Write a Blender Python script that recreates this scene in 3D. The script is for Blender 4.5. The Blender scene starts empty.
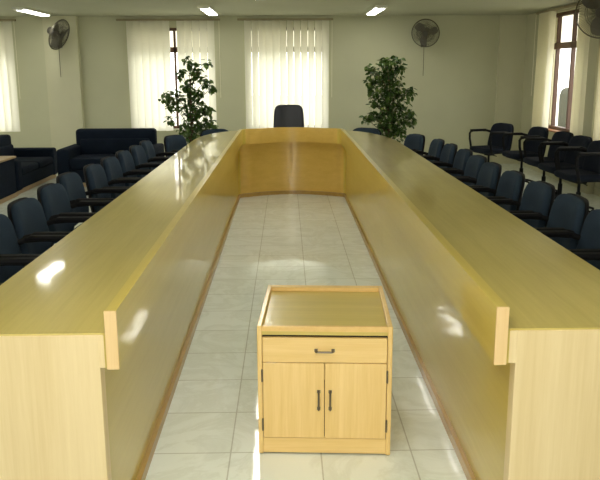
import bpy, bmesh, math, random
from mathutils import Vector, Matrix
random.seed(7)
D = bpy.data
COL = bpy.context.scene.collection
PI = math.pi
R = math.radians

def lin(c):
    c /= 255.0
    return c / 12.92 if c <= 0.04045 else ((c + 0.055) / 1.055) ** 2.4
def rgb(r, g, b): return (lin(r), lin(g), lin(b), 1.0)

# ------------------------------------------------------------------ materials
def newmat(name):
    m = D.materials.new(name); m.use_nodes = True
    nt = m.node_tree; nt.nodes.clear()
    out = nt.nodes.new('ShaderNodeOutputMaterial')
    return m, nt, out
def N(nt, t, **kw):
    n = nt.nodes.new(t)
    for k, v in kw.items():
        if k in n.inputs: n.inputs[k].default_value = v
        else: setattr(n, k, v)
    return n
def ramp(nt, src, stops):
    r = nt.nodes.new('ShaderNodeValToRGB')
    el = r.color_ramp.elements
    el[0].position, el[0].color = stops[0]
    el[1].position, el[1].color = stops[-1]
    for p, c in stops[1:-1]:
        e = el.new(p); e.color = c
    nt.links.new(src, r.inputs[0])
    return r
def coords(nt, scale, rot=(0, 0, 0)):
    tc = N(nt, 'ShaderNodeTexCoord'); mp = N(nt, 'ShaderNodeMapping')
    mp.inputs['Scale'].default_value = scale; mp.inputs['Rotation'].default_value = rot
    nt.links.new(tc.outputs['Object'], mp.inputs['Vector'])
    return mp.outputs[0]

def plain(name, c, rough=0.5, var=0.08, scale=6, bump=0.0, bscale=200, metallic=0, coat=0, spec=0.5, sheen=0):
    m, nt, out = newmat(name)
    b = N(nt, 'ShaderNodeBsdfPrincipled')
    b.inputs['Roughness'].default_value = rough; b.inputs['Metallic'].default_value = metallic
    b.inputs['Coat Weight'].default_value = coat; b.inputs['Specular IOR Level'].default_value = spec
    b.inputs['Sheen Weight'].default_value = sheen
    v = coords(nt, (1, 1, 1))
    n = N(nt, 'ShaderNodeTexNoise', Scale=scale, Detail=3.0)
    nt.links.new(v, n.inputs['Vector'])
    lo = tuple(x * (1 - var) for x in c[:3]) + (1,); hi = tuple(min(1, x * (1 + var)) for x in c[:3]) + (1,)
    r = ramp(nt, n.outputs['Fac'], [(0.3, lo), (0.7, hi)])
    nt.links.new(r.outputs[0], b.inputs['Base Color'])
    if bump:
        n2 = N(nt, 'ShaderNodeTexNoise', Scale=bscale, Detail=2.0); nt.links.new(v, n2.inputs['Vector'])
        bp = N(nt, 'ShaderNodeBump', Strength=bump, Distance=0.01)
        nt.links.new(n2.outputs['Fac'], bp.inputs['Height']); nt.links.new(bp.outputs[0], b.inputs['Normal'])
    nt.links.new(b.outputs[0], out.inputs[0])
    return m

def wood(name, ca, cb, grain='Y', rough=0.35, coat=0.6, crough=0.08, fine=1.0, bump=0.02):
    """laminate veneer: long streaks along the grain axis"""
    m, nt, out = newmat(name)
    b = N(nt, 'ShaderNodeBsdfPrincipled')
    b.inputs['Roughness'].default_value = rough
    b.inputs['Coat Weight'].default_value = coat; b.inputs['Coat Roughness'].default_value = crough
    s = {'X': (0.35, 9, 9), 'Y': (9, 0.35, 9), 'Z': (9, 9, 0.35)}[grain]
    v = coords(nt, tuple(x * fine for x in s))
    n1 = N(nt, 'ShaderNodeTexNoise', Scale=1.6, Detail=5.0, Roughness=0.6, Distortion=0.3)
    n2 = N(nt, 'ShaderNodeTexNoise', Scale=9.0, Detail=3.0, Roughness=0.7)
    nt.links.new(v, n1.inputs['Vector']); nt.links.new(v, n2.inputs['Vector'])
    mx = N(nt, 'ShaderNodeMix', data_type='FLOAT'); mx.inputs[0].default_value = 0.35
    nt.links.new(n1.outputs['Fac'], mx.inputs[2]); nt.links.new(n2.outputs['Fac'], mx.inputs[3])
    r = ramp(nt, mx.outputs[0], [(0.32, ca), (0.5, tuple((x + y) / 2 for x, y in zip(ca, cb))), (0.68, cb)])
    nt.links.new(r.outputs[0], b.inputs['Base Color'])
    v2 = coords(nt, (1, 1, 1))
    n3 = N(nt, 'ShaderNodeTexNoise', Scale=3.0, Detail=1.0); nt.links.new(v2, n3.inputs['Vector'])
    bp = N(nt, 'ShaderNodeBump', Strength=bump * 4, Distance=0.02)
    nt.links.new(n3.outputs['Fac'], bp.inputs['Height']); nt.links.new(bp.outputs[0], b.inputs['Coat Normal'])
    nt.links.new(b.outputs[0], out.inputs[0])
    return m

M = {}
M['top'] = wood('olive_laminate', rgb(192, 172, 88), rgb(212, 192, 108), 'Y', 0.35, 0.9, 0.05)
M['topcross'] = wood('olive_laminate_cross', rgb(192, 172, 88), rgb(210, 190, 106), 'X', 0.35, 0.9, 0.05)
M['inner'] = wood('honey_laminate', rgb(198, 174, 76), rgb(212, 190, 94), 'Y', 0.3, 0.55, 0.05)
M['bow'] = wood('amber_laminate', rgb(208, 170, 80), rgb(222, 186, 96), 'X', 0.35, 0.7, 0.10)
M['pale'] = wood('pale_end_laminate', rgb(214, 191, 140), rgb(230, 210, 164), 'Z', 0.45, 0.2, 0.2)
M['edge'] = wood('edge_lipping', rgb(218, 184, 128), rgb(232, 202, 150), 'Z', 0.45, 0.2, 0.2)
M['kick'] = wood('brown_kick_strip', rgb(154, 122, 60), rgb(182, 148, 82), 'Y', 0.4, 0.4, 0.15)
M['cab'] = wood('cabinet_vertical_veneer', rgb(222, 186, 112), rgb(240, 208, 142), 'Z', 0.4, 0.35, 0.15, 1.6)
M['cabx'] = wood('cabinet_cross_veneer', rgb(222, 186, 112), rgb(240, 208, 142), 'X', 0.4, 0.35, 0.15, 1.6)
M['cabtop'] = wood('cabinet_top_laminate', rgb(190, 168, 80), rgb(208, 186, 98), 'X', 0.4, 0.4, 0.15, 1.2)
M['lip'] = wood('cabinet_lipping', rgb(214, 176, 102), rgb(228, 192, 122), 'Y', 0.4, 0.3, 0.15)
M['dark'] = plain('dark_gap', rgb(34, 24, 18), 0.7)
M['metal'] = plain('dull_steel', rgb(120, 112, 98), 0.35, metallic=0.9)
M['chrome'] = plain('bright_steel', rgb(200, 198, 190), 0.2, metallic=1)
M['fabric'] = plain('navy_fabric', rgb(42, 56, 70), 0.85, 0.12, 8, 0.25, 400, spec=0.2)
M['fabric_dark'] = plain('dark_navy_fabric', rgb(24, 30, 42), 0.9, 0.12, 8, 0.25, 400, spec=0.2)
M['sofa'] = plain('sofa_navy_fabric', rgb(20, 29, 42), 0.9, 0.15, 5, 0.3, 300, spec=0.15)
M['plastic'] = plain('black_plastic', rgb(12, 12, 15), 0.7, 0.05, spec=0.25)
M['leather'] = plain('black_leather', rgb(24, 26, 34), 0.4, 0.1, 10, 0.2, 120)
M['wall'] = plain('wall_paint', rgb(188, 187, 157), 0.75, 0.03, 2, 0.08, 60, spec=0.3)
M['wall_side'] = plain('side_wall_paint', rgb(186, 183, 152), 0.75, 0.03, 2, 0.08, 60, spec=0.3)
M['pilaster'] = plain('pilaster_paint', rgb(197, 194, 164), 0.75, 0.03, 2, 0.08, 60, spec=0.3)
M['ceil'] = plain('ceiling_paint', rgb(178, 178, 154), 0.85, 0.02, 2)
M['ground'] = plain('outside_ground', rgb(190, 190, 176), 0.9)
M['render'] = plain('outside_cement', rgb(66, 68, 60), 0.9)
M['winframe'] = plain('brown_window_frame', rgb(84, 56, 40), 0.5)
M['rail'] = plain('headrail_brown', rgb(146, 136, 104), 0.5)
M['fanwire'] = plain('fan_wire', rgb(92, 88, 74), 0.45, metallic=0.4)
M['fanbody'] = plain('fan_body', rgb(70, 66, 58), 0.5)
M['blade'] = plain('fan_blade', rgb(104, 100, 88), 0.5)
M['pot'] = plain('terracotta_pot', rgb(120, 74, 50), 0.7)
M['soil'] = plain('potting_soil', rgb(50, 38, 28), 0.95)
M['bark'] = plain('bark', rgb(92, 76, 54), 0.85)
M['sill'] = plain('window_sill_wood', rgb(158, 104, 62), 0.5)
M['tan'] = plain('tan_wood_trim', rgb(176, 150, 112), 0.5)
M['fixture'] = plain('white_enamel', rgb(225, 225, 215), 0.4)

def emis(name, c, s):
    m, nt, out = newmat(name)
    e = N(nt, 'ShaderNodeEmission', Strength=s); e.inputs['Color'].default_value = c
    nt.links.new(e.outputs[0], out.inputs[0]); return m
M['tube'] = emis('lit_tube', (1.0, 0.985, 0.90, 1), 21.0)

def leafmat():
    m, nt, out = newmat('ficus_leaf')
    b = N(nt, 'ShaderNodeBsdfPrincipled', Roughness=0.35)
    oi = N(nt, 'ShaderNodeTexNoise', Scale=9.0, Detail=2.0); nt.links.new(coords(nt, (1, 1, 1)), oi.inputs['Vector'])
    r = ramp(nt, oi.outputs['Fac'], [(0.3, rgb(38, 62, 26)), (0.55, rgb(74, 102, 46)), (0.75, rgb(128, 146, 76))])
    nt.links.new(r.outputs[0], b.inputs['Base Color'])
    t = N(nt, 'ShaderNodeBsdfTranslucent'); nt.links.new(r.outputs[0], t.inputs['Color'])
    mx = N(nt, 'ShaderNodeMixShader'); mx.inputs[0].default_value = 0.2
    nt.links.new(b.outputs[0], mx.inputs[1]); nt.links.new(t.outputs[0], mx.inputs[2]); nt.links.new(mx.outputs[0], out.inputs[0])
    return m
M['leaf'] = leafmat()

def slatmat(name, c, trans):
    m, nt, out = newmat(name)
    d = N(nt, 'ShaderNodeBsdfDiffuse'); d.inputs['Color'].default_value = c
    t = N(nt, 'ShaderNodeBsdfTranslucent')
    v = coords(nt, (1, 1, 40)); n = N(nt, 'ShaderNodeTexNoise', Scale=6.0, Detail=2.0); nt.links.new(v, n.inputs['Vector'])
    r = ramp(nt, n.outputs['Fac'], [(0.3, tuple(x * .9 for x in c[:3]) + (1,)), (0.7, c)])
    nt.links.new(r.outputs[0], t.inputs['Color'])
    mx = N(nt, 'ShaderNodeMixShader'); mx.inputs[0].default_value = trans
    nt.links.new(d.outputs[0], mx.inputs[1]); nt.links.new(t.outputs[0], mx.inputs[2]); nt.links.new(mx.outputs[0], out.inputs[0])
    return m
M['slat'] = slatmat('blind_fabric', rgb(240, 238, 222), 0.52)
M['slat_side'] = slatmat('drawn_blind_fabric', rgb(240, 236, 214), 0.32)

def glass(name, tint, gl=0.06):
    m, nt, out = newmat(name)
    t = N(nt, 'ShaderNodeBsdfTransparent'); t.inputs['Color'].default_value = tint
    g = N(nt, 'ShaderNodeBsdfGlossy', Roughness=0.03)
    mx = N(nt, 'ShaderNodeMixShader'); mx.inputs[0].default_value = gl
    nt.links.new(t.outputs[0], mx.inputs[1]); nt.links.new(g.outputs[0], mx.inputs[2]); nt.links.new(mx.outputs[0], out.inputs[0])
    return m
M['glass'] = glass('clear_glass', (0.97, 0.98, 0.97, 1))
M['glass_dim'] = glass('shade_tinted_upper_glass', (0.40, 0.38, 0.30, 1))  # shade put into the glass colour, dims the blinds above the transom

def tilemat():
    m, nt, out = newmat('white_marble_tiles')
    b = N(nt, 'ShaderNodeBsdfPrincipled', Roughness=0.05)
    b.inputs['IOR'].default_value = 1.6
    tc = N(nt, 'ShaderNodeTexCoord'); mp = N(nt, 'ShaderNodeMapping')
    mp.inputs['Location'].default_value = (-0.135, -2.73, 0)
    nt.links.new(tc.outputs['Object'], mp.inputs['Vector'])
    br = N(nt, 'ShaderNodeTexBrick')
    br.offset = 0.0; br.squash = 1.0
    br.inputs['Scale'].default_value = 1.0
    br.inputs['Mortar Size'].default_value = 0.0035
    br.inputs['Mortar Smooth'].default_value = 0.3
    br.inputs['Brick Width'].default_value = 0.385; br.inputs['Row Height'].default_value = 0.36
    br.inputs['Color1'].default_value = rgb(234, 240, 230); br.inputs['Color2'].default_value = rgb(238, 244, 236)
    br.inputs['Mortar'].default_value = rgb(198, 200, 186)
    nt.links.new(mp.outputs[0], br.inputs['Vector'])
    n = N(nt, 'ShaderNodeTexNoise', Scale=2.2, Detail=8.0, Roughness=0.65, Distortion=1.8)
    nt.links.new(tc.outputs['Object'], n.inputs['Vector'])
    r = ramp(nt, n.outputs['Fac'], [(0.40, (1, 1, 1, 1)), (0.50, (0.88, 0.88, 0.85, 1)), (0.56, (1, 1, 1, 1))])
    mu = N(nt, 'ShaderNodeMix', data_type='RGBA', blend_type='MULTIPLY'); mu.inputs[0].default_value = 0.8
    nt.links.new(br.outputs['Color'], mu.inputs[6]); nt.links.new(r.outputs[0], mu.inputs[7])
    nt.links.new(mu.outputs[2], b.inputs['Base Color'])
    n2 = N(nt, 'ShaderNodeTexNoise', Scale=4.5, Detail=1.0); nt.links.new(tc.outputs['Object'], n2.inputs['Vector'])
    ad = N(nt, 'ShaderNodeMath', operation='MULTIPLY_ADD'); ad.inputs[1].default_value = -1.2
    nt.links.new(br.outputs['Fac'], ad.inputs[0]); nt.links.new(n2.outputs['Fac'], ad.inputs[2])
    bp = N(nt, 'ShaderNodeBump', Strength=0.12, Distance=0.012)
    nt.links.new(ad.outputs[0], bp.inputs['Height']); nt.links.new(bp.outputs[0], b.inputs['Normal'])
    nt.links.new(b.outputs[0], out.inputs[0])
    return m
M['tile'] = tilemat()

# ------------------------------------------------------------------ mesh helpers
def link(name, bm, mat, parent=None, smooth=False, loc=None):
    me = D.meshes.new(name)
    bmesh.ops.recalc_face_normals(bm, faces=bm.faces[:])
    bm.to_mesh(me); bm.free()
    if mat is not None: me.materials.append(mat)
    if smooth:
        for p in me.polygons: p.use_smooth = True
    o = D.objects.new(name, me); COL.objects.link(o)
    if parent is not None: o.parent = parent
    if loc: o.location = loc
    return o
def smooth_by_angle(o, a=40):
    me = o.data
    for p in me.polygons: p.use_smooth = True
    bm = bmesh.new(); bm.from_mesh(me)
    for e in bm.edges:
        if len(e.link_faces) == 2 and e.calc_face_angle(0) > R(a): e.smooth = False
    bm.to_mesh(me); bm.free()
    return o
def box(bm, x0, x1, y0, y1, z0, z1, bev=0.0, seg=2, mtx=None):
    t = bmesh.new()
    bmesh.ops.create_cube(t, size=1)
    for v in t.verts:
        v.co = Vector((x0 + (v.co.x + .5) * (x1 - x0), y0 + (v.co.y + .5) * (y1 - y0), z0 + (v.co.z + .5) * (z1 - z0)))
    if bev > 0:
        bmesh.ops.bevel(t, geom=t.edges[:], offset=bev, segments=seg, profile=0.5, affect='EDGES', clamp_overlap=True)
    if mtx is not None: bmesh.ops.transform(t, matrix=mtx, verts=t.verts[:])
    merge(bm, t)
def merge(bm, t):
    me = D.meshes.new('tmp'); t.to_mesh(me); t.free(); bm.from_mesh(me); D.meshes.remove(me)
def tube(bm, pts, r, seg=8, r2=None, flat=None, closed=False):
    """sweep a circle (or ellipse r x flat) along pts"""
    pts = [Vector(p) for p in pts]; n = len(pts); rings = []
    up0 = None
    for i, p in enumerate(pts):
        if closed: d = (pts[(i + 1) % n] - pts[i - 1])
        else: d = (pts[min(i + 1, n - 1)] - pts[max(i - 1, 0)])
        d.normalize()
        if up0 is None:
            a = Vector((0, 0, 1)) if abs(d.z) < 0.9 else Vector((1, 0, 0))
            u = d.cross(a).normalized()
        else:
            u = (up0 - d * up0.dot(d)).normalized()
        up0 = u; w = d.cross(u)
        rr = r if r2 is None else r + (r2 - r) * i / (n - 1)
        rf = rr if flat is None else flat
        rings.append([bm.verts.new(p + u * math.cos(2 * PI * k / seg) * rr + w * math.sin(2 * PI * k / seg) * rf) for k in range(seg)])
    m = n if closed else n - 1
    for i in range(m):
        a, b = rings[i], rings[(i + 1) % n]
        for k in range(seg): bm.faces.new((a[k], a[(k + 1) % seg], b[(k + 1) % seg], b[k]))
    if not closed:
        bm.faces.new(rings[0][::-1]); bm.faces.new(rings[-1])
def lathe(bm, prof, seg=20, cx=0, cy=0, mtx=None):
    t = bmesh.new(); rings = []
    for r, z in prof:
        rings.append([t.verts.new((cx + r * math.cos(2 * PI * k / seg), cy + r * math.sin(2 * PI * k / seg), z)) for k in range(seg)])
    for a, b in zip(rings, rings[1:]):
        for k in range(seg): t.faces.new((a[k], a[(k + 1) % seg], b[(k + 1) % seg], b[k]))
    t.faces.new(rings[0][::-1]); t.faces.new(rings[-1])
    if mtx is not None: bmesh.ops.transform(t, matrix=mtx, verts=t.verts[:])
    merge(bm, t)
def prism(bm, poly, z0, z1):
    a = [bm.verts.new((x, y, z0)) for x, y in poly]; b = [bm.verts.new((x, y, z1)) for x, y in poly]
    n = len(poly)
    for i in range(n): bm.faces.new((a[i], a[(i + 1) % n], b[(i + 1) % n], b[i]))
    bm.faces.new(a[::-1]); bm.faces.new(b)
def ribbon(bm, inner, outer, z0, z1):
    """solid strip between two equal length open polylines"""
    n = len(inner)
    I0 = [bm.verts.new((x, y, z0)) for x, y in inner]; I1 = [bm.verts.new((x, y, z1)) for x, y in inner]
    O0 = [bm.verts.new((x, y, z0)) for x, y in outer]; O1 = [bm.verts.new((x, y, z1)) for x, y in outer]
    for i in range(n - 1):
        bm.faces.new((I0[i], I0[i + 1], I1[i + 1], I1[i])); bm.faces.new((O0[i], O1[i], O1[i + 1], O0[i + 1]))
        bm.faces.new((I1[i], I1[i + 1], O1[i + 1], O1[i])); bm.faces.new((I0[i], O0[i], O0[i + 1], I0[i + 1]))
    bm.faces.new((I0[0], I1[0], O1[0], O0[0])); bm.faces.new((I0[-1], O0[-1], O1[-1], I1[-1]))
def pad(bm, w, h, t, expo=4.0, bend=0.0, taper=0.0, n=40, puff=0.35, mtx=None):
    """cushion: superellipse outline w x h in local XZ, thickness t along Y, front at -Y"""
    tb = bmesh.new()
    rings = [(0.93, -0.5 + 0.02), (1.0, -0.28), (1.0, 0.28), (0.93, 0.5 - 0.02)]
    front = [(0.80, -0.5 - puff * .25), (0.5, -0.5 - puff * .5), (0.2, -0.5 - puff * .6)]
    back = [(0.80, 0.5), (0.4, 0.5)]
    seq = front[::-1] + rings + back
    def pt(s, yy, a):
        c, sn = math.cos(a), math.sin(a)
        x = math.copysign(abs(c) ** (2 / expo), c) * w / 2 * s; z = math.copysign(abs(sn) ** (2 / expo), sn) * h / 2 * s
        x *= 1 + taper * (-z / h)
        return Vector((x, yy * t - bend * (x / (w / 2)) ** 2, z))
    L = [[tb.verts.new(pt(s, y, 2 * PI * k / n)) for k in range(n)] for s, y in seq]
    for a, b in zip(L, L[1:]):
        for k in range(n): tb.faces.new((a[k], a[(k + 1) % n], b[(k + 1) % n], b[k]))
    tb.faces.new(L[0][::-1]); tb.faces.new(L[-1])
    if mtx is not None: bmesh.ops.transform(tb, matrix=mtx, verts=tb.verts[:])
    merge(bm, tb)
def empty(name, loc, rz=0):
    o = D.objects.new(name, None); o.empty_display_size = 0.1; COL.objects.link(o)
    o.location = loc; o.rotation_euler = (0, 0, rz); return o
def tag(o, label, cat, group=None):
    o['label'] = label; o['category'] = cat
    if group: o['group'] = group
    return o
def struct(o): o['kind'] = 'structure'; return o
def kids(o): return [c for c in D.objects if c.parent is o]
def copy_tree(o, parent=None):
    c = o.copy(); COL.objects.link(c)
    if parent is not None: c.parent = parent; c.matrix_parent_inverse = o.matrix_parent_inverse.copy()
    for k in kids(o): copy_tree(k, c)
    return c

# ------------------------------------------------------------------ room shell
XL, XR, YF, YB, ZC = -7.0, 4.0, -2.6, 12.0, 2.48
bm = bmesh.new(); box(bm, XL - .3, XR + .3, YF - .3, YB + .3, -0.12, 0); struct(link('floor', bm, M['tile']))
bm = bmesh.new(); box(bm, XL - .3, XR + .3, YF - .3, YB + .3, ZC, ZC + 0.12); struct(link('ceiling', bm, M['ceil']))
SILL, HEAD = 0.62, 2.30
def wall_with_holes(name, axis, c0, c1, a0, a1, holes, mat, SILL=SILL, HEAD=HEAD):
    bm = bmesh.new()
    def bx(p0, p1, z0, z1):
        if p1 - p0 < 1e-4: return
        if axis == 'X': box(bm, p0, p1, c0, c1, z0, z1)
        else: box(bm, c0, c1, p0, p1, z0, z1)
    p = a0
    for h0, h1 in holes:
        bx(p, h0, 0, ZC); bx(h0, h1, 0, SILL); bx(h0, h1, HEAD, ZC); p = h1
    bx(p, a1, 0, ZC)
    return struct(link(name, bm, mat))
back_holes = [(-5.95, -4.56), (-2.62, -1.23), (-0.66, 0.67)]
right_holes = [(4.6, 6.5), (7.0, 8.85), (9.25, 11.15)]
left_holes = [(2.0, 4.2), (5.4, 7.6), (8.8, 11.0)]
front_holes = [(-3.6, -1.6), (-0.9, 1.1)]
wall_with_holes('wall_back', 'X', YB, YB + .25, XL - .3, XR + .3, back_holes, M['wall'])
wall_with_holes('wall_right', 'Y', XR, XR + .25, YF - .25, YB, right_holes, M['wall_side'], .69, 2.42)
wall_with_holes('wall_left', 'Y', XL - .25, XL, YF - .25, YB, left_holes, M['wall_side'])
wall_with_holes('wall_front', 'X', YF - .25, YF, XL, XR, front_holes, M['wall_side'])
# pilasters and corner casing
bm = bmesh.new(); box(bm, -3.97, -3.42, YB - .12, YB, 0, ZC); struct(link('trim_1', bm, M['pilaster']))
bm = bmesh.new(); box(bm, 3.56, 4.0, YB - .06, YB, 0, ZC); struct(link('trim_2', bm, M['pilaster']))
bm = bmesh.new(); box(bm, XR - .10, XR, 8.92, 9.18, 0, ZC); struct(link('trim_3', bm, M['wall_side']))
bm = bmesh.new(); box(bm, -3.42, 3.56, YB - .015, YB, 0, .10); struct(link('baseboard_back', bm, M['wall_side']))
bm = bmesh.new(); box(bm, XR - .015, XR, YF, 8.92, 0, .10); box(bm, XR - .015, XR, 9.18, YB - .06, 0, .10); struct(link('baseboard_right', bm, M['wall_side']))

def window(idx, axis, a0, a1, c, side, mull, SILL=SILL, HEAD=HEAD):
    """frame in the wall opening; side=+1 wall lies on the + side of c"""
    w = struct(empty('window_%d' % idx, (0, 0, 0)))
    d0, d1 = sorted((c + side * .10, c + side * .16)); g = c + side * .13
    def bx(bm, p0, p1, z0, z1, e=0):
        if axis == 'X': box(bm, p0, p1, d0 - e, d1 + e, z0, z1, .004, 1)
        else: box(bm, d0 - e, d1 + e, p0, p1, z0, z1, .004, 1)
    bm = bmesh.new(); f = .05; TZ = 1.94
    bx(bm, a0, a0 + f, SILL, HEAD, .01); bx(bm, a1 - f, a1, SILL, HEAD, .01); bx(bm, a0, a1, HEAD - f, HEAD, .01); bx(bm, a0, a1, SILL, SILL + f, .01)
    bx(bm, a0, a1, TZ - .045, TZ + .045)
    for m in mull: bx(bm, m - .018, m + .018, SILL, HEAD)
    link('window_frame', bm, M['winframe'], w)
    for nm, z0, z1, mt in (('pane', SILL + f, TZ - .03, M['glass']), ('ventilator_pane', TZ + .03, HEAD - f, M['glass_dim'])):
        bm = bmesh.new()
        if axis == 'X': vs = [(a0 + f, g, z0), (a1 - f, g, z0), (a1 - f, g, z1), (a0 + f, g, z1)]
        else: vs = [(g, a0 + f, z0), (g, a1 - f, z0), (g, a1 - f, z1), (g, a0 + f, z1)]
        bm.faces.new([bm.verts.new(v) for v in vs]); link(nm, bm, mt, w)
    bm = bmesh.new()
    s0, s1 = sorted((c - side * .02, c + side * .25))
    if axis == 'X': box(bm, a0 - .02, a1 + .02, s0, s1, SILL - .02, SILL + .005, .005, 1)
    else: box(bm, s0, s1, a0 - .02, a1 + .02, SILL - .02, SILL + .005, .005, 1)
    link('window_sill', bm, M['sill' if axis == 'Y' else 'wall'], w)
    # daylight portal just outside the glass
    ld = D.lights.new('window_portal', 'AREA'); ld.shape = 'RECTANGLE'; ld.size = a1 - a0; ld.size_y = HEAD - SILL
    ld.cycles.is_portal = True
    lo = D.objects.new('window_portal', ld); COL.objects.link(lo)
    cc = c + side * .27; mid = (a0 + a1) / 2; zz = (SILL + HEAD) / 2
    if axis == 'X':
        lo.location = (mid, cc, zz); lo.rotation_euler = (R(-90) * side, 0, 0)
    else:
        lo.location = (cc, mid, zz); lo.rotation_euler = (0, R(90) * side, 0) 
        ld.size, ld.size_y = HEAD - SILL, a1 - a0
    return w
window(1, 'X', *back_holes[0], YB, 1, [-5.25])
window(2, 'X', *back_holes[1], YB, 1, [-1.87])
window(3, 'X', *back_holes[2], YB, 1, [-0.01])
window(4, 'Y', *right_holes[2], XR, 1, [9.9, 10.25, 10.84], .69, 2.42)
window(5, 'Y', *right_holes[1], XR, 1, [7.97], .69, 2.42)
window(6, 'Y', *right_holes[0], XR, 1, [5.55], .69, 2.42)
for i, h in enumerate(left_holes): window(7 + i, 'Y', *h, XL, -1, [(h[0] + h[1]) / 2])
for i, h in enumerate(front_holes): window(10 + i, 'X', *h, YF, -1, [(h[0] + h[1]) / 2])

# vertical blinds
def blind(label, axis, c, side, rail, runs, mat, z1=2.40, z0=0.60, group=None, flare=0.0, slat_w=.127):
    t = empty('vertical_blind', ((rail[0] + rail[1]) / 2, c, z1) if axis == 'X' else (c, (rail[0] + rail[1]) / 2, z1))
    tag(t, label, 'window blind')
    ox, oy = t.location.x, t.location.y
    bm = bmesh.new()
    if axis == 'X': box(bm, rail[0] - ox, rail[1] - ox, -.025, .025, 0, .034, .005, 1)
    else: box(bm, -.025, .025, rail[0] - oy, rail[1] - oy, 0, .034, .005, 1)
    link('headrail', bm, M['rail'], t)
    for r0, r1, pitch, ang in runs:
        bm = bmesh.new(); n = max(1, round((r1 - r0) / pitch))
        for i in range(n):
            p = r0 + (i + .5) * (r1 - r0) / n
            a = ang + random.uniform(-8, 8); w = slat_w
            nz = 6; cols = 5; rows = []
            tw = random.uniform(-3, 3)
            for k in range(nz + 1):
                zz = -(z1 - z0) * k / nz; aa = R(a + tw * k / nz); row = []
                for q in range(cols):
                    s = (q / (cols - 1) - .5) * w; bow = .008 * (1 - (2 * q / (cols - 1) - 1) ** 2)
                    dx = math.cos(aa) * s - math.sin(aa) * bow; dy = math.sin(aa) * s + math.cos(aa) * bow
                    pp = p + (p - (rail[0] + rail[1]) / 2) * 0
                    if axis == 'X': row.append(bm.verts.new((pp + dx - ox, dy, zz)))
                    else: row.append(bm.verts.new((dy - flare * (k / nz) * .015, pp + dx - oy, zz)))
                rows.append(row)
            for ra, rb in zip(rows, rows[1:]):
                for q in range(cols - 1): bm.faces.new((ra[q], ra[q + 1], rb[q + 1], rb[q]))
        link('slat_panel', bm, mat, t, smooth=True)
    # operating cord
    bm = bmesh.new(); e = rail[1] - (ox if axis == 'X' else oy) - .02
    if axis == 'X': tube(bm, [(e, -.03, 0), (e, -.03, -1.25)], .004, 5)
    else: tube(bm, [(-.03, e, 0), (-.03, e, -1.25)], .004, 5)
    link('cord', bm, M['slat_side'], t)
    return t
blind('cream vertical blind half hidden by the left edge of the photo', 'X', YB - .07, 1, (-6.05, -4.42), [(-6.0, -4.5, .116, 26)], M['slat'])
blind('cream vertical blind with a narrow open gap, behind the left plant', 'X', YB - .07, 1, (-2.78, -1.08), [(-2.62, -1.92, .116, 26), (-1.80, -1.18, .116, 26)], M['slat'])
blind('closed cream vertical blind directly behind the high-backed black chair', 'X', YB - .07, 1, (-.80, .78), [(-.69, .71, .116, 26)], M['slat'])
blind('pale blind drawn aside on the right wall, around the uncovered window', 'Y', XR - .07, 1, (9.22, 11.25), [(10.56, 11.08, .05, 60), (9.24, 9.58, .055, 62)], M['slat_side'], z1=2.43, flare=1)
blind('pale blind on the right wall nearest the camera side of the pillar', 'Y', XR - .07, 1, (7.05, 8.88), [(7.1, 8.86, .075, 58)], M['slat_side'], z1=2.43, flare=1)

# outside
bm = bmesh.new(); box(bm, -40, 40, -40, 60, -0.6, -0.5); struct(link('ground', bm, M['ground']))
bm = bmesh.new(); lathe(bm, [(.0, -.5), (.115, -.5), (.115, 1.15), (.09, 1.24), (.03, 1.28)], 20); o = link('outdoor_post', bm, M['render'], smooth=True, loc=(4.89, 12.3, 0))
tag(o, 'round-topped grey post seen outside through the uncovered right window', 'post')

# ------------------------------------------------------------------ conference table
YN = 2.06
ZT, ZR0, ZR1 = 0.805, 0.692, 0.88
table = empty('conference_table', (0, 0, 0))
tag(table, 'long U-shaped conference table of glossy yellow-olive laminate with raised inner rail', 'table')
TAPER = .03
def uline(*a, **k):
    """the wings splay very slightly towards the far end"""
    return [(x + math.copysign(TAPER * (y - YN) / (8.9 - YN), x - .07), y) if abs(x - .07) > .4 else (x, y) for x, y in uline0(*a, **k)]
def uline0(xl, xr, y0, yc, bulge, rad, ny=6, na=6, nx=14):
    """open polyline: up the left side, along the bowed far end, back down the right side"""
    P = []
    for i in range(ny): P.append((xl, y0 + (yc - rad - y0) * i / ny))
    for i in range(na + 1):
        a = PI - (PI / 2) * i / na; P.append((xl + rad + rad * math.cos(a), yc - rad + rad * math.sin(a)))
    for i in range(1, nx):
        u = i / nx; P.append((xl + rad + (xr - xl - 2 * rad) * u, yc + bulge * (1 - (2 * u - 1) ** 2)))
    for i in range(na + 1):
        a = PI / 2 - (PI / 2) * i / na; P.append((xr - rad + rad * math.cos(a), yc - rad + rad * math.sin(a)))
    for i in range(ny - 1, -1, -1): P.append((xr, y0 + (yc - rad - y0) * i / ny))
    return P
rail_in = uline(-.527, .645, YN - .012, 8.82, .20, .14)
rail_out = uline(-.562, .681, YN - .012, 8.856, .20, .16)
pan_in = uline(-.594, .722, YN + .03, 8.90, .20, .10)
pan_out = uline(-.614, .742, YN + .03, 8.92, .20, .11)
kick_in = uline(-.574, .704, YN + .03, 8.882, .20, .10)
def split_ribbon(name, a, b, z0, z1, mats, k=12):
    """wings and bowed end are separate pieces"""
    n = len(a)
    for nm, s, e, mt in ((name, 0, 7 + k // 4, mats[0]), (name, 6 + k // 4, n - 6 - k // 4, mats[1]), (name, n - 7 - k // 4, n, mats[0])):
        bm = bmesh.new(); ribbon(bm, a[s:e], b[s:e], z0, z1); smooth_by_angle(link(nm, bm, mt, table), 30)
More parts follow.
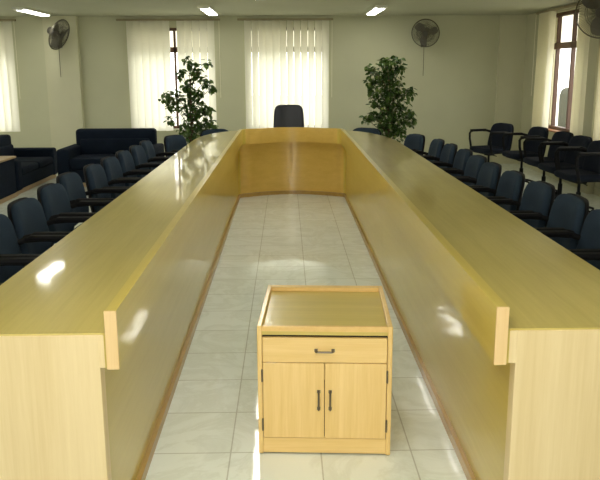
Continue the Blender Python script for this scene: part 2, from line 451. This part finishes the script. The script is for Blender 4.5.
# inner side: left wing, bow, right wing as separate parts
split_ribbon('inner_panel', pan_in, pan_out, 0.0, ZR0 + .02, (M['inner'], M['bow']))
split_ribbon('raised_rail', rail_in, rail_out, ZR0, ZR1, (M['inner'], M['bow']))
split_ribbon('kick_strip', kick_in, pan_in, 0.0, 0.045, (M['kick'], M['kick']))
# soffit between rail and panel
bm = bmesh.new(); ribbon(bm, rail_out, pan_out, ZR0, ZT - .002); link('rail_packing', bm, M['inner'], table)
# tabletop
outer = []
xl, xr, yf = -1.09, 1.255, 9.47
ny, na, nx = 6, 6, 14
rx, ry = .52, 1.5
n_tot = len(rail_out)
def outer_line():
    P = []
    rxl, ryl, rxr, ryr = .50, 1.3, .62, 1.7
    for i in range(ny): P.append((xl, YN + (yf - ryl - YN) * i / ny))
    for i in range(na + 1):
        a = PI - (PI / 2) * i / na; P.append((xl + rxl + rxl * math.cos(a), yf - ryl + ryl * math.sin(a)))
    for i in range(1, nx):
        u = i / nx; P.append((xl + rxl + (xr - xl - rxl - rxr) * u, yf))
    for i in range(na + 1):
        a = PI / 2 - (PI / 2) * i / na; P.append((xr - rxr + rxr * math.cos(a), yf - ryr + ryr * math.sin(a)))
    for i in range(ny - 1, -1, -1): P.append((xr, YN + (yf - ryr - YN) * i / ny))
    return P
OL = outer_line()
# tabletop sits against the back of the rail
ro = [(x, max(y, YN)) for x, y in rail_out]
for nm, s, e, mt in (('tabletop', 0, 9, M['top']), ('tabletop', 8, n_tot - 8, M['topcross']), ('tabletop', n_tot - 9, n_tot, M['top'])):
    bm = bmesh.new(); ribbon(bm, ro[s:e], OL[s:e], ZT - .035, ZT); link(nm, bm, mt, table)
# end slabs (full height, pale)
for x0, x1 in ((xl + .0, -.588), (.715, xr)):
    bm = bmesh.new(); box(bm, x0, x1, YN - .004, YN + .045, 0, ZT - .036 + .03, .0015, 1); link('end_panel', bm, M['pale'], table)
for x0, x1, nn in ((-.588, -.5625, 0), (.6815, .715, 0)):
    bm = bmesh.new(); box(bm, x0, x1, YN - .004, YN + .03, ZR0, ZT - .006, 0); link('end_filler', bm, M['pale'], table)
for x0, x1 in ((-.5635, -.5255), (.6435, .6825)):
    bm = bmesh.new(); box(bm, x0, x1, YN - .018, YN - .010, ZR0 - .001, ZR1 + .001, .001, 1); link('rail_end_lipping', bm, M['edge'], table)
# supports under the outer edge
for x in (-.95, 1.10):
    for y in (4.2, 6.2, 7.9):
        bm = bmesh.new()
        if x < 0: box(bm, -.86, -.650, y - .012, y + .012, 0, ZT - .035)
        else: box(bm, .780, 1.0, y - .012, y + .012, 0, ZT - .035)
        link('support_panel', bm, M['pale'], table)

# ------------------------------------------------------------------ cabinet
cab = empty('storage_cabinet', (0.148, 2.70, 0), R(-3.2))
tag(cab, 'small light wood cabinet with one drawer and two doors on the tiled floor', 'cabinet')
W, DP, H = .556, .56, .575
hw = W / 2; T = .02
for s in (-1, 1):
    bm = bmesh.new(); x0, x1 = sorted((s * hw, s * (hw - T))); box(bm, x0, x1, 0, DP, 0.004, H, .003, 2); link('side_panel', bm, M['cab'], cab)
bm = bmesh.new(); box(bm, -hw + T, hw - T, DP - .016, DP, .03, H, .002, 1); link('back_panel', bm, M['cab'], cab)
bm = bmesh.new(); box(bm, -hw + T, hw - T, .001, DP - .016, H - .038, H - .022, 0); link('cabinet_top', bm, M['cabtop'], cab)
bm = bmesh.new(); box(bm, -hw + T, hw - T, .0, .016, H - .024, H - .0005, .002, 1); link('front_lip', bm, M['lip'], cab)
bm = bmesh.new(); box(bm, -hw + T, hw - T, DP - .034, DP - .0165, H - .022, H - .0005, .002, 1); link('back_lip', bm, M['lip'], cab)
for z0, z1, nm in ((.075, .09, 'bottom_board'), (H - .058, H - .0385, 'top_rail')):
    bm = bmesh.new(); box(bm, -hw + T, hw - T, .022, DP - .016, z0, z1, 0); link(nm, bm, M['dark'], cab)
bm = bmesh.new(); box(bm, -hw + T, hw - T, .002, .02, .008, .076, .002, 1); link('plinth', bm, M['cabx'], cab)
bm = bmesh.new(); box(bm, -hw + T + .002, hw - T - .002, -.001, .018, .418, H - .050, .002, 1); dr = link('drawer', bm, M['cabx'], cab)
def handle(p0, p1, par, out=-.022):
    a, b = Vector(p0), Vector(p1); d = (b - a).normalized()
    bm = bmesh.new()
    tube(bm, [a, a + Vector((0, out * .8, 0)), a + Vector((0, out, 0)) + d * .006, b + Vector((0, out, 0)) - d * .006, b + Vector((0, out * .8, 0)), b], .0042, 8)
    for p in (a, b): box(bm, p.x - .007, p.x + .007, p.y - .002, p.y + .001, p.z - .007, p.z + .007, 0)
    return link('handle', bm, M['metal'], par, smooth=False)
handle((-.035, 0, .472), (.035, 0, .472), dr)
for s in (-1, 1):
    bm = bmesh.new(); x0, x1 = sorted((s * .0012, s * (hw - T - .002))); box(bm, x0, x1, -.001, .018, .079, .415, .002, 1); d = link('door', bm, M['cab'], cab)
    handle((s * .024, 0, .215), (s * .024, 0, .29), d)
    for z in (.14, .36):
        bm = bmesh.new(); hx = s * (hw - T + .0005)
        box(bm, hx - .004, hx + .004, -.006, .002, z - .025, z + .025, .001, 1); tube(bm, [(hx, -.006, z - .027), (hx, -.006, z + .027)], .0035, 8)
        link('hinge', bm, M['metal'], d)

# ------------------------------------------------------------------ chairs
def caster(a, r):
    bm = bmesh.new(); c, s = math.cos(a), math.sin(a)
    mt = Matrix.Translation((c * r, s * r, .025)) @ Matrix.Rotation(a + .6, 4, 'Z') @ Matrix.Rotation(R(90), 4, 'Y')
    for off in (-.017, .005): lathe(bm, [(.004, off), (.022, off), (.025, off + .003), (.025, off + .009), (.022, off + .012), (.004, off + .012)], 14, mtx=mt)
    tube(bm, [(c * r, s * r, .025), (c * r, s * r, .062)], .008, 6)
    return bm
def make_chair(high=False, dz=0.0, wide=0.40, bh=.37, top=.865):
    """front faces local -Y; origin on the floor under the column"""
    t = empty('office_armchair', (0, 0, 0))
    fab, dk = (M['leather'], M['plastic']) if high else (M['fabric'], M['plastic'])
    SZ = .44 + dz
    bm = bmesh.new(); pad(bm, wide + .0, .42, .07, 5, mtx=Matrix.Translation((0, -.01, SZ)) @ Matrix.Rotation(R(-90), 4, 'X') @ Matrix.Rotation(PI, 4, 'Z'))
    link('seat', bm, fab, t, smooth=True)
    bm = bmesh.new(); box(bm, -.17, .17, -.16, .16, SZ - .055, SZ - .036, .008, 2); box(bm, -.05, .05, -.05, .07, SZ - .09, SZ - .055, .008, 2)
    tube(bm, [(.05, 0, SZ - .075), (.20, -.01, SZ - .08)], .006, 6); link('seat_mechanism', bm, dk, t)
    zb = top - bh / 2
    tilt = Matrix.Translation((0, .215, zb)) @ Matrix.Rotation(R(-9), 4, 'X')
    bm = bmesh.new(); pad(bm, wide, bh, .05, 4.2 if not high else 6, bend=.035, taper=.10 if not high else .12, mtx=tilt); b = link('backrest', bm, fab, t, smooth=True)
    bm = bmesh.new(); pad(bm, wide + .016, bh + .016, .022, 4.2 if not high else 6, bend=.035, taper=.10 if not high else .12, puff=0, mtx=tilt @ Matrix.Translation((0, .030, 0))); link('back_shell', bm, dk, t, smooth=True)
    bm = bmesh.new(); tube(bm, [(0, .02, SZ - .06), (0, .16, SZ - .06), (0, .235, SZ - .02), (0, .262, SZ + .10), (0, .272, SZ + .22)], .022, 8, flat=.009); link('back_bracket', bm, dk, t, smooth=True)
    for s in (-1, 1):
        xa = s * (wide / 2 + .006)
        P = [(s * .15, -.12, SZ - .045), (xa - s * .01, -.12, SZ - .045), (xa, -.135, SZ - .01), (xa, -.17, SZ + .14), (xa, -.175, SZ + .225), (xa, -.155, SZ + .252), (xa, -.11, SZ + .262),
             (xa, .05, SZ + .262), (xa, .13, SZ + .255), (xa - s * .02, .18, SZ + .24), (xa - s * .06, .215, SZ + .22)]
        bm = bmesh.new(); tube(bm, P, .018, 8, flat=.013)
        box(bm, xa - .026, xa + .026, -.16, .11, SZ + .255, SZ + .282, .010, 2)
        link('armrest', bm, M['plastic'], t, smooth=False)
    bm = bmesh.new(); tube(bm, [(0, 0, .075), (0, 0, .25)], .026, 12); tube(bm, [(0, 0, .25), (0, 0, SZ - .085)], .016, 12); lathe(bm, [(.03, .055), (.042, .06), (.042, .105), (.03, .115)], 14); link('column', bm, dk, t)
    for k in range(5):
        a = 2 * PI * k / 5 + .3; c, s = math.cos(a), math.sin(a)
        bm = bmesh.new(); tube(bm, [(c * .03, s * .03, .09), (c * .11, s * .11, .082), (c * .19, s * .19, .06)], .020, 8, r2=.011); lg = link('base_leg', bm, dk, t, smooth=True)
        link('caster', caster(a, .185), M['plastic'], lg, smooth=False)
    return t
cproto = make_chair()
used = [False]
def put_chair(proto, x, y, face, label, group, first=False, z=0):
    """face: compass angle of the chair front, 0 = +X, 90 = +Y"""
    o = proto if first else copy_tree(proto)
    o.location = (x, y, z); o.rotation_euler = (0, 0, R(face + 90)); tag(o, label, 'chair', group)
    return o
ordn = ['first', 'second', 'third', 'fourth', 'fifth', 'sixth', 'seventh', 'eighth', 'ninth', 'tenth', 'eleventh']
left = [(-1.49, 2.93, 0), (-1.49, 3.39, -1), (-1.49, 3.85, 0), (-1.51, 4.37, -1), (-1.55, 4.86, -1), (-1.50, 5.32, 0), (-1.49, 5.78, -1), (-1.48, 6.24, 0), (-1.46, 6.70, -1), (-1.46, 7.16, 0), (-1.27, 7.80, -24)]
right = [(1.63, 2.93, 180), (1.63, 3.39, 181), (1.63, 3.85, 180), (1.62, 4.32, 181), (1.60, 4.80, 180), (1.58, 5.26, 180), (1.60, 5.73, 181), (1.61, 6.20, 180), (1.59, 6.67, 180), (1.57, 7.14, 181), (1.45, 7.74, 198)]
for nm, arr in (('left', left), ('right', right)):
    for i, (bx_, by_, f) in enumerate(arr):
        bx_ *= 1.045; by_ *= 1.045
        cx = bx_ + math.cos(R(f)) * .25; cy = by_ + math.sin(R(f)) * .25
        if i == 10: lab = 'navy armchair turned towards the camera at the far end of the %s-hand row' % nm
        elif i == 0: lab = 'navy armchair nearest the camera in the %s-hand row, beside the long table' % nm
        else: lab = '%s navy armchair from the camera in the row along the table\'s %s side' % (ordn[i], nm)
        put_chair(cproto, cx, cy, f, lab, 'navy armchairs along the %s side of the table' % nm, first=not used[0]); used[0] = True
# spare chairs by the right wall
spare = [(3.22, 10.35, 200, 'dark armchair at the far end of the right wall row, next to blank wall'),
         (3.50, 9.62, 188, 'second dark armchair from the back wall in the right wall row, below the drawn blind'),
         (3.54, 8.85, 185, 'third dark armchair from the back wall, beneath the uncovered window\'s brown sill'),
         (3.53, 8.27, 184, 'fourth dark armchair from the back wall in the right wall row'),
         (3.50, 7.66, 184, 'dark armchair of the right wall row cut off by the photo\'s right edge')]
sp = make_chair(wide=.49, bh=.43, top=.815)
for k in kids(sp):
    if k.name.startswith(('seat', 'backrest')) and not k.name.startswith('seat_m'):
        k.data.materials[0] = M['fabric_dark']
for i, (bx_, by_, f, lab) in enumerate(spare):
    put_chair(sp, bx_ + math.cos(R(f)) * .25, by_ + math.sin(R(f)) * .25, f, lab, 'dark armchairs along the right wall', first=(i == 0), z=0)
# far end chairs
hc = make_chair(high=True, wide=.42, bh=.62, top=1.12)
hc.name = 'high_back_chair'
put_chair(hc, .03, 9.72, -90, 'high-backed black leather chair at the head of the table', None, first=True)
lc = make_chair(dz=-.09, wide=.44, bh=.34, top=.815)
put_chair(lc, -.86, 9.37, -60, 'low dark chair tucked behind the table\'s rounded far left corner', None, first=True)
put_chair(lc, .98, 9.42, 240, 'low dark chair tucked behind the table\'s rounded far right corner', None)

# ------------------------------------------------------------------ sofas
def sofa(x, y, rz, w, label, arm_w=.17, d=.85, sh=.40, ah=.53, bh=.76, seats=2, low_back=False):
    """front faces local -Y, origin centre of the front edge on the floor"""
    t = empty('sofa', (x, y, 0), rz); tag(t, label, 'sofa'); h = w / 2
    bm = bmesh.new(); box(bm, -h + .02, h - .02, .02, d - .02, .06, .24, .015, 2); link('base', bm, M['sofa'], t)
    bm = bmesh.new(); box(bm, -h + .03, h - .03, .03, d - .03, 0.0, .06, .004, 1); link('plinth', bm, M['tan'], t)
    for s in (-1, 1):
        x0, x1 = sorted((s * h, s * (h - arm_w))); bm = bmesh.new(); box(bm, x0, x1, 0, d, .05, ah, .035, 4); smooth_by_angle(link('arm', bm, M['sofa'], t))
    iw = w - 2 * arm_w; n = seats
    for i in range(n):
        x0 = -iw / 2 + i * iw / n; bm = bmesh.new(); box(bm, x0 + .003, x0 + iw / n - .003, .0, d - .20, .24, sh, .035, 4); smooth_by_angle(link('seat_cushion', bm, M['sofa'], t))
    bm = bmesh.new(); box(bm, -h + arm_w * .55, h - arm_w * .55, d - .22, d - .02, sh - .02, bh, .05, 5, mtx=Matrix.Translation((0, 0, 0))); smooth_by_angle(link('backrest', bm, M['sofa'], t))
    bm = bmesh.new(); box(bm, -iw / 2, iw / 2, d - .27, d - .20, sh - .01, bh - .14, .03, 4); smooth_by_angle(link('back_cushion', bm, M['sofa'], t))
    return t
sofa(-2.53, 9.75, 0, 1.36, 'dark navy two-seat sofa under the gapped blind, beside the left plant')
sofa(-3.52, 9.95, R(90), 1.62, 'dark navy sofa seen side-on along the left, beyond the wood-topped table', bh=.67, ah=.46, sh=.34)
# end table with wooden top
et = empty('side_table', (-3.85, 8.75, 0)); tag(et, 'low dark side table with a pale wooden top at the left edge', 'table')
bm = bmesh.new(); box(bm, -.34, .34, -.36, .36, .50, .525, .004, 1); link('table_top', bm, M['tan'], et)
bm = bmesh.new(); box(bm, -.32, .32, -.34, .34, .05, .499, .01, 2); link('body', bm, M['sofa'], et)
bm = bmesh.new(); box(bm, -.33, .33, -.35, .35, .0, .05, .002, 1); link('plinth', bm, M['tan'], et)

# ------------------------------------------------------------------ plants
def plant(x, y, label, blobs, nleaf, leaf=.075):
    t = empty('potted_ficus', (x, y, 0)); tag(t, label, 'plant')
    bm = bmesh.new(); lathe(bm, [(.11, 0), (.14, .02), (.17, .26), (.19, .27), (.19, .31), (.165, .31), (.16, .27)], 24); link('pot', bm, M['pot'], t, smooth=False)
    bm = bmesh.new(); lathe(bm, [(.158, .262), (.158, .28), (.02, .292)], 20); link('soil', bm, M['soil'], t)
    bm = bmesh.new()
    tube(bm, [(0, 0, .27), (.02, .01, .6), (-.01, 0, 1.0), (.01, .01, 1.45)], .022, 8, r2=.008)
    tube(bm, [(.03, 0, .27), (-.03, .02, .55), (.03, .02, .95), (.0, .0, 1.3)], .014, 8, r2=.006)
    for bx_, bz, r in blobs:
        z0 = max(.5, bz - .35); tube(bm, [(0, 0, z0), (bx_ * .5, random.uniform(-.1, .1), (z0 + bz) / 2 + .04), (bx_, 0, bz)], .007, 5, r2=.003)
    link('trunk', bm, M['bark'], t, smooth=True)
    bm = bmesh.new(); tot = sum(r ** 1.6 for _, _, r in blobs)
    for bx_, bz, r in blobs:
        for _ in range(int(nleaf * r ** 1.6 / tot)):
            while True:
                v = Vector([random.uniform(-1, 1) for _ in range(3)])
                if .2 < v.length < 1: break
            c = Vector((bx_, 0, bz)) + v * r * 1.0
            L = leaf * random.uniform(.7, 1.25); Wd = L * .66
            rot = Matrix.Rotation(random.uniform(0, 2 * PI), 4, 'Z') @ Matrix.Rotation(random.uniform(-.2, 1.2), 4, 'Y') @ Matrix.Rotation(random.uniform(-.7, .7), 4, 'X')
            vs = [bm.verts.new(c + rot @ Vector(p)) for p in ((0, 0, 0), (L * .3, Wd * .42, .006), (L * .65, Wd * .42, .0), (L, 0, -.012), (L * .65, -Wd * .42, 0), (L * .3, -Wd * .42, .006), (L * .5, 0, -.006))]
            for i in range(6): bm.faces.new((vs[i], vs[(i + 1) % 6], vs[6]))
    link('foliage', bm, M['leaf'], t, smooth=True)
    return t
K = .0152
def bl(lst, cx): return [((px - cx) * K, 1.62 + (70 - py) * .0150 + .0, r * K) for px, py, r in lst]
# crowns: clusters of leaves measured on the photo (horizontal offset, height, radius)
plant(-1.42, 10.5, 'sparse leafy potted ficus in front of the gapped blind on the left', bl([(190, 62, 4), (197, 67, 5), (210, 64, 4), (184, 74, 5), (198, 76, 7), (206, 82, 6), (190, 86, 7), (178, 94, 7), (168, 97, 6), (198, 93, 7), (213, 88, 4), (186, 101, 8), (200, 106, 7), (175, 106, 6), (192, 112, 8), (172, 118, 4), (207, 110, 6), (204, 121, 8), (192, 124, 9), (212, 126, 6), (186, 133, 9), (203, 133, 9)], 192), 900, .085)
plant(1.52, 10.5, 'dense bushy potted ficus against the blank wall on the right', bl([(395, 62, 5), (383, 63, 5), (389, 68, 8), (371, 70, 5), (377, 77, 9), (392, 78, 9), (400, 68, 4), (369, 84, 5), (384, 88, 10), (397, 90, 8), (408, 93, 6), (372, 94, 6), (388, 98, 11), (400, 102, 8), (374, 103, 5), (384, 110, 10), (396, 112, 9), (409, 114, 6), (372, 115, 5), (366, 119, 4), (387, 122, 11), (399, 124, 9), (412, 124, 4), (384, 132, 10), (396, 134, 9)], 388), 1500, .078)

# ------------------------------------------------------------------ wall fans
def fan(loc, aim, rad, label, mount, cord=.45):
    """aim: unit direction the fan faces, mount: point on the wall"""
    t = empty('wall_fan', mount); tag(t, label, 'fan')
    a = Vector(aim).normalized(); q = a.to_track_quat('Z', 'Y').to_matrix().to_4x4()
    rel = Vector(loc) - Vector(mount); mt = Matrix.Translation(rel) @ q
    bm = bmesh.new()
    for side, nw in ((.055, 84), (-.05, 84)):
        for k in range(nw):
            an = 2 * PI * k / nw; c, s = math.cos(an), math.sin(an)
            pts = [(c * rad * f, s * rad * f, side * (1 - f ** 3)) for f in (.2, .5, .75, .92, 1.0)]
            tube(bm, [mt @ Vector(p) for p in pts], .0016, 4)
    for rr, z in ((rad, 0), (rad * .98, .012), (rad * .6, .05), (rad * .6, -.045)):
        tube(bm, [mt @ Vector((rr * math.cos(2 * PI * k / 36), rr * math.sin(2 * PI * k / 36), z)) for k in range(36)], .006 if z < .02 and z >= 0 else .003, 6, closed=True)
    link('guard', bm, M['fanwire'], t)
    bm = bmesh.new(); lathe(bm, [(.0, .062), (.2 * rad, .062), (.2 * rad, .05), (0, .05)][::-1], 20, mtx=mt); link('badge', bm, M['fanbody'], t)
    for b in range(3):
        bm = bmesh.new(); rows = []
        for i in range(8):
            f = .12 + .78 * i / 7; r = rad * f; w = .55 * math.sin(PI * min(1, .25 + .62 * i / 7)) * 1.25
            row = []
            for j in range(6):
                an = 2 * PI * b / 3 + (j / 5 - .5) * w * 1.5 + .35 * f; z = (j / 5 - .5) * .05
                row.append(bm.verts.new(mt @ Vector((r * math.cos(an), r * math.sin(an), z))))
            rows.append(row)
        for ra, rb in zip(rows, rows[1:]):
            for j in range(5): bm.faces.new((ra[j], ra[j + 1], rb[j + 1], rb[j]))
        link('blade', bm, M['blade'], t, smooth=True)
    bm = bmesh.new(); lathe(bm, [(.02, -.20), (.055, -.19), (.065, -.13), (.06, -.055), (.02, -.04), (.02, .03)], 20, mtx=mt); link('motor', bm, M['fanbody'], t, smooth=True)
    p1 = mt @ Vector((0, 0, -.14))
    bm = bmesh.new(); tube(bm, [p1, Vector((p1.x, p1.y, p1.z - .11)), Vector((p1.x * .4, p1.y * .4, p1.z - .16)), Vector((0, 0, 0)) + Vector((0, 0, p1.z - .16))], .014, 8)
    wn = Vector((p1.x, p1.y, 0)).normalized()
    u = Vector((-wn.y, wn.x, 0)); zc = p1.z - .16
    tb = bmesh.new(); box(tb, -.05, .05, -.09, .09, -.0, .02, .005, 1); bmesh.ops.transform(tb, matrix=Matrix.Translation((0, 0, zc)) @ Matrix(((u.x, 0, wn.x, 0), (u.y, 0, wn.y, 0), (0, 1, 0, 0), (0, 0, 0, 1))), verts=tb.verts[:]); merge(bm, tb)
    link('bracket', bm, M['fanbody'], t)
    bm = bmesh.new(); c0 = wn * .03 + Vector((0, 0, zc - .06)); tube(bm, [c0, c0 - Vector((0, 0, cord))], .0045, 5); link('pull_cord', bm, M['fanbody'], t)
    return t
fan((2.27, 11.70, 2.18), (-.35, -1, -.28), .225, 'grey caged wall fan above the right-hand plant', (2.30, 12.0, 2.20), .5)
fan((-3.62, 11.58, 2.17), (1.7, -.5, -.75), .25, 'grey caged wall fan on the pilaster at upper left', (-3.72, 11.88, 2.18), .5)
fan((3.71, 8.45, 2.25), (-.75, -1, -.18), .30, 'large caged wall fan cut off by the upper right corner', (4.0, 8.45, 2.25), .1)

# ------------------------------------------------------------------ ceiling tube lights
def tubelight(x, y, label, L=1.2, dx=0):
    t = empty('ceiling_light', (x, y, ZC), R(dx)); tag(t, label, 'light', 'ceiling tube lights')
    bm = bmesh.new(); box(bm, -.09, .09, -L / 2 - .02, L / 2 + .02, -.025, 0, .004, 1); link('housing', bm, M['fixture'], t)
    bm = bmesh.new(); box(bm, -.065, .065, -L / 2, L / 2, -.036, -.026, .003, 1); link('diffuser', bm, M['tube'], t)
    for e in (-1, 1):
        bm = bmesh.new(); box(bm, -.07, .07, e * (L / 2 + .01) - .01, e * (L / 2 + .01) + .01, -.042, -.02, .003, 1); link('end_cap', bm, M['fixture'], t)
tubelight(-1.14, 10.75, 'lit ceiling tube above and left of the head chair')
tubelight(1.34, 10.75, 'lit ceiling tube above and right of the head chair')
tubelight(-3.76, 10.85, 'lit ceiling tube near the upper left wall fan', 1.1)
tubelight(-2.93, 8.4, 'lit ceiling tube over the left seating', .7)
for y, o in ((8.25, 'fourth'), (6.7, 'third'), (4.6, 'second'), (1.8, 'first')):
    tubelight(-.31, y, 'lit ceiling tube over the aisle inside the table, %s from the camera' % o)

# ------------------------------------------------------------------ light
def area(name, loc, rot, sx, sy, power, color):
    ld = D.lights.new(name, 'AREA'); ld.shape = 'RECTANGLE'; ld.size = sx; ld.size_y = sy; ld.energy = power; ld.color = color
    o = D.objects.new(name, ld); COL.objects.link(o); o.location = loc; o.rotation_euler = rot; return o
area('rear_fill_light', (-.4, YF + .15, 1.5), (R(82), 0, 0), 3.2, 1.6, 34, (1, .97, .90))  # added unseen fill behind the camera, brightens the near end panels and cabinet
area('overhead_fill_light', (.1, 0.6, 2.40), (R(14), 0, 0), 1.6, .8, 44, (1, .96, .86))  # added fill without a fixture, lifts the floor and near furniture from above
w = D.worlds.new('sky'); bpy.context.scene.world = w; w.use_nodes = True
bg = w.node_tree.nodes['Background']; bg.inputs[0].default_value = (1.0, .985, .93, 1); bg.inputs[1].default_value = 4.9

# ------------------------------------------------------------------ camera
cam = D.cameras.new('camera'); co = D.objects.new('camera', cam); COL.objects.link(co)
cam.sensor_width = 36; cam.lens = 36 * 700 / 600
pitch, yaw, roll = R(11.5), R(1.05), R(-0.25)
cam.shift_y = -(240 - (70 + 700 * math.tan(pitch))) / 600
co.matrix_world = Matrix.Translation((0, 0, 1.6)) @ Matrix.Rotation(-yaw, 4, 'Z') @ Matrix.Rotation(R(90) - pitch, 4, 'X') @ Matrix.Rotation(roll, 4, 'Z')
cam.clip_start = .05
sc = bpy.context.scene; sc.camera = co
sc.view_settings.view_transform = 'Standard'; sc.view_settings.look = 'None'
sc.view_settings.exposure = 0; sc.view_settings.gamma = 1
sc.cycles.max_bounces = 8; sc.cycles.use_denoising = True
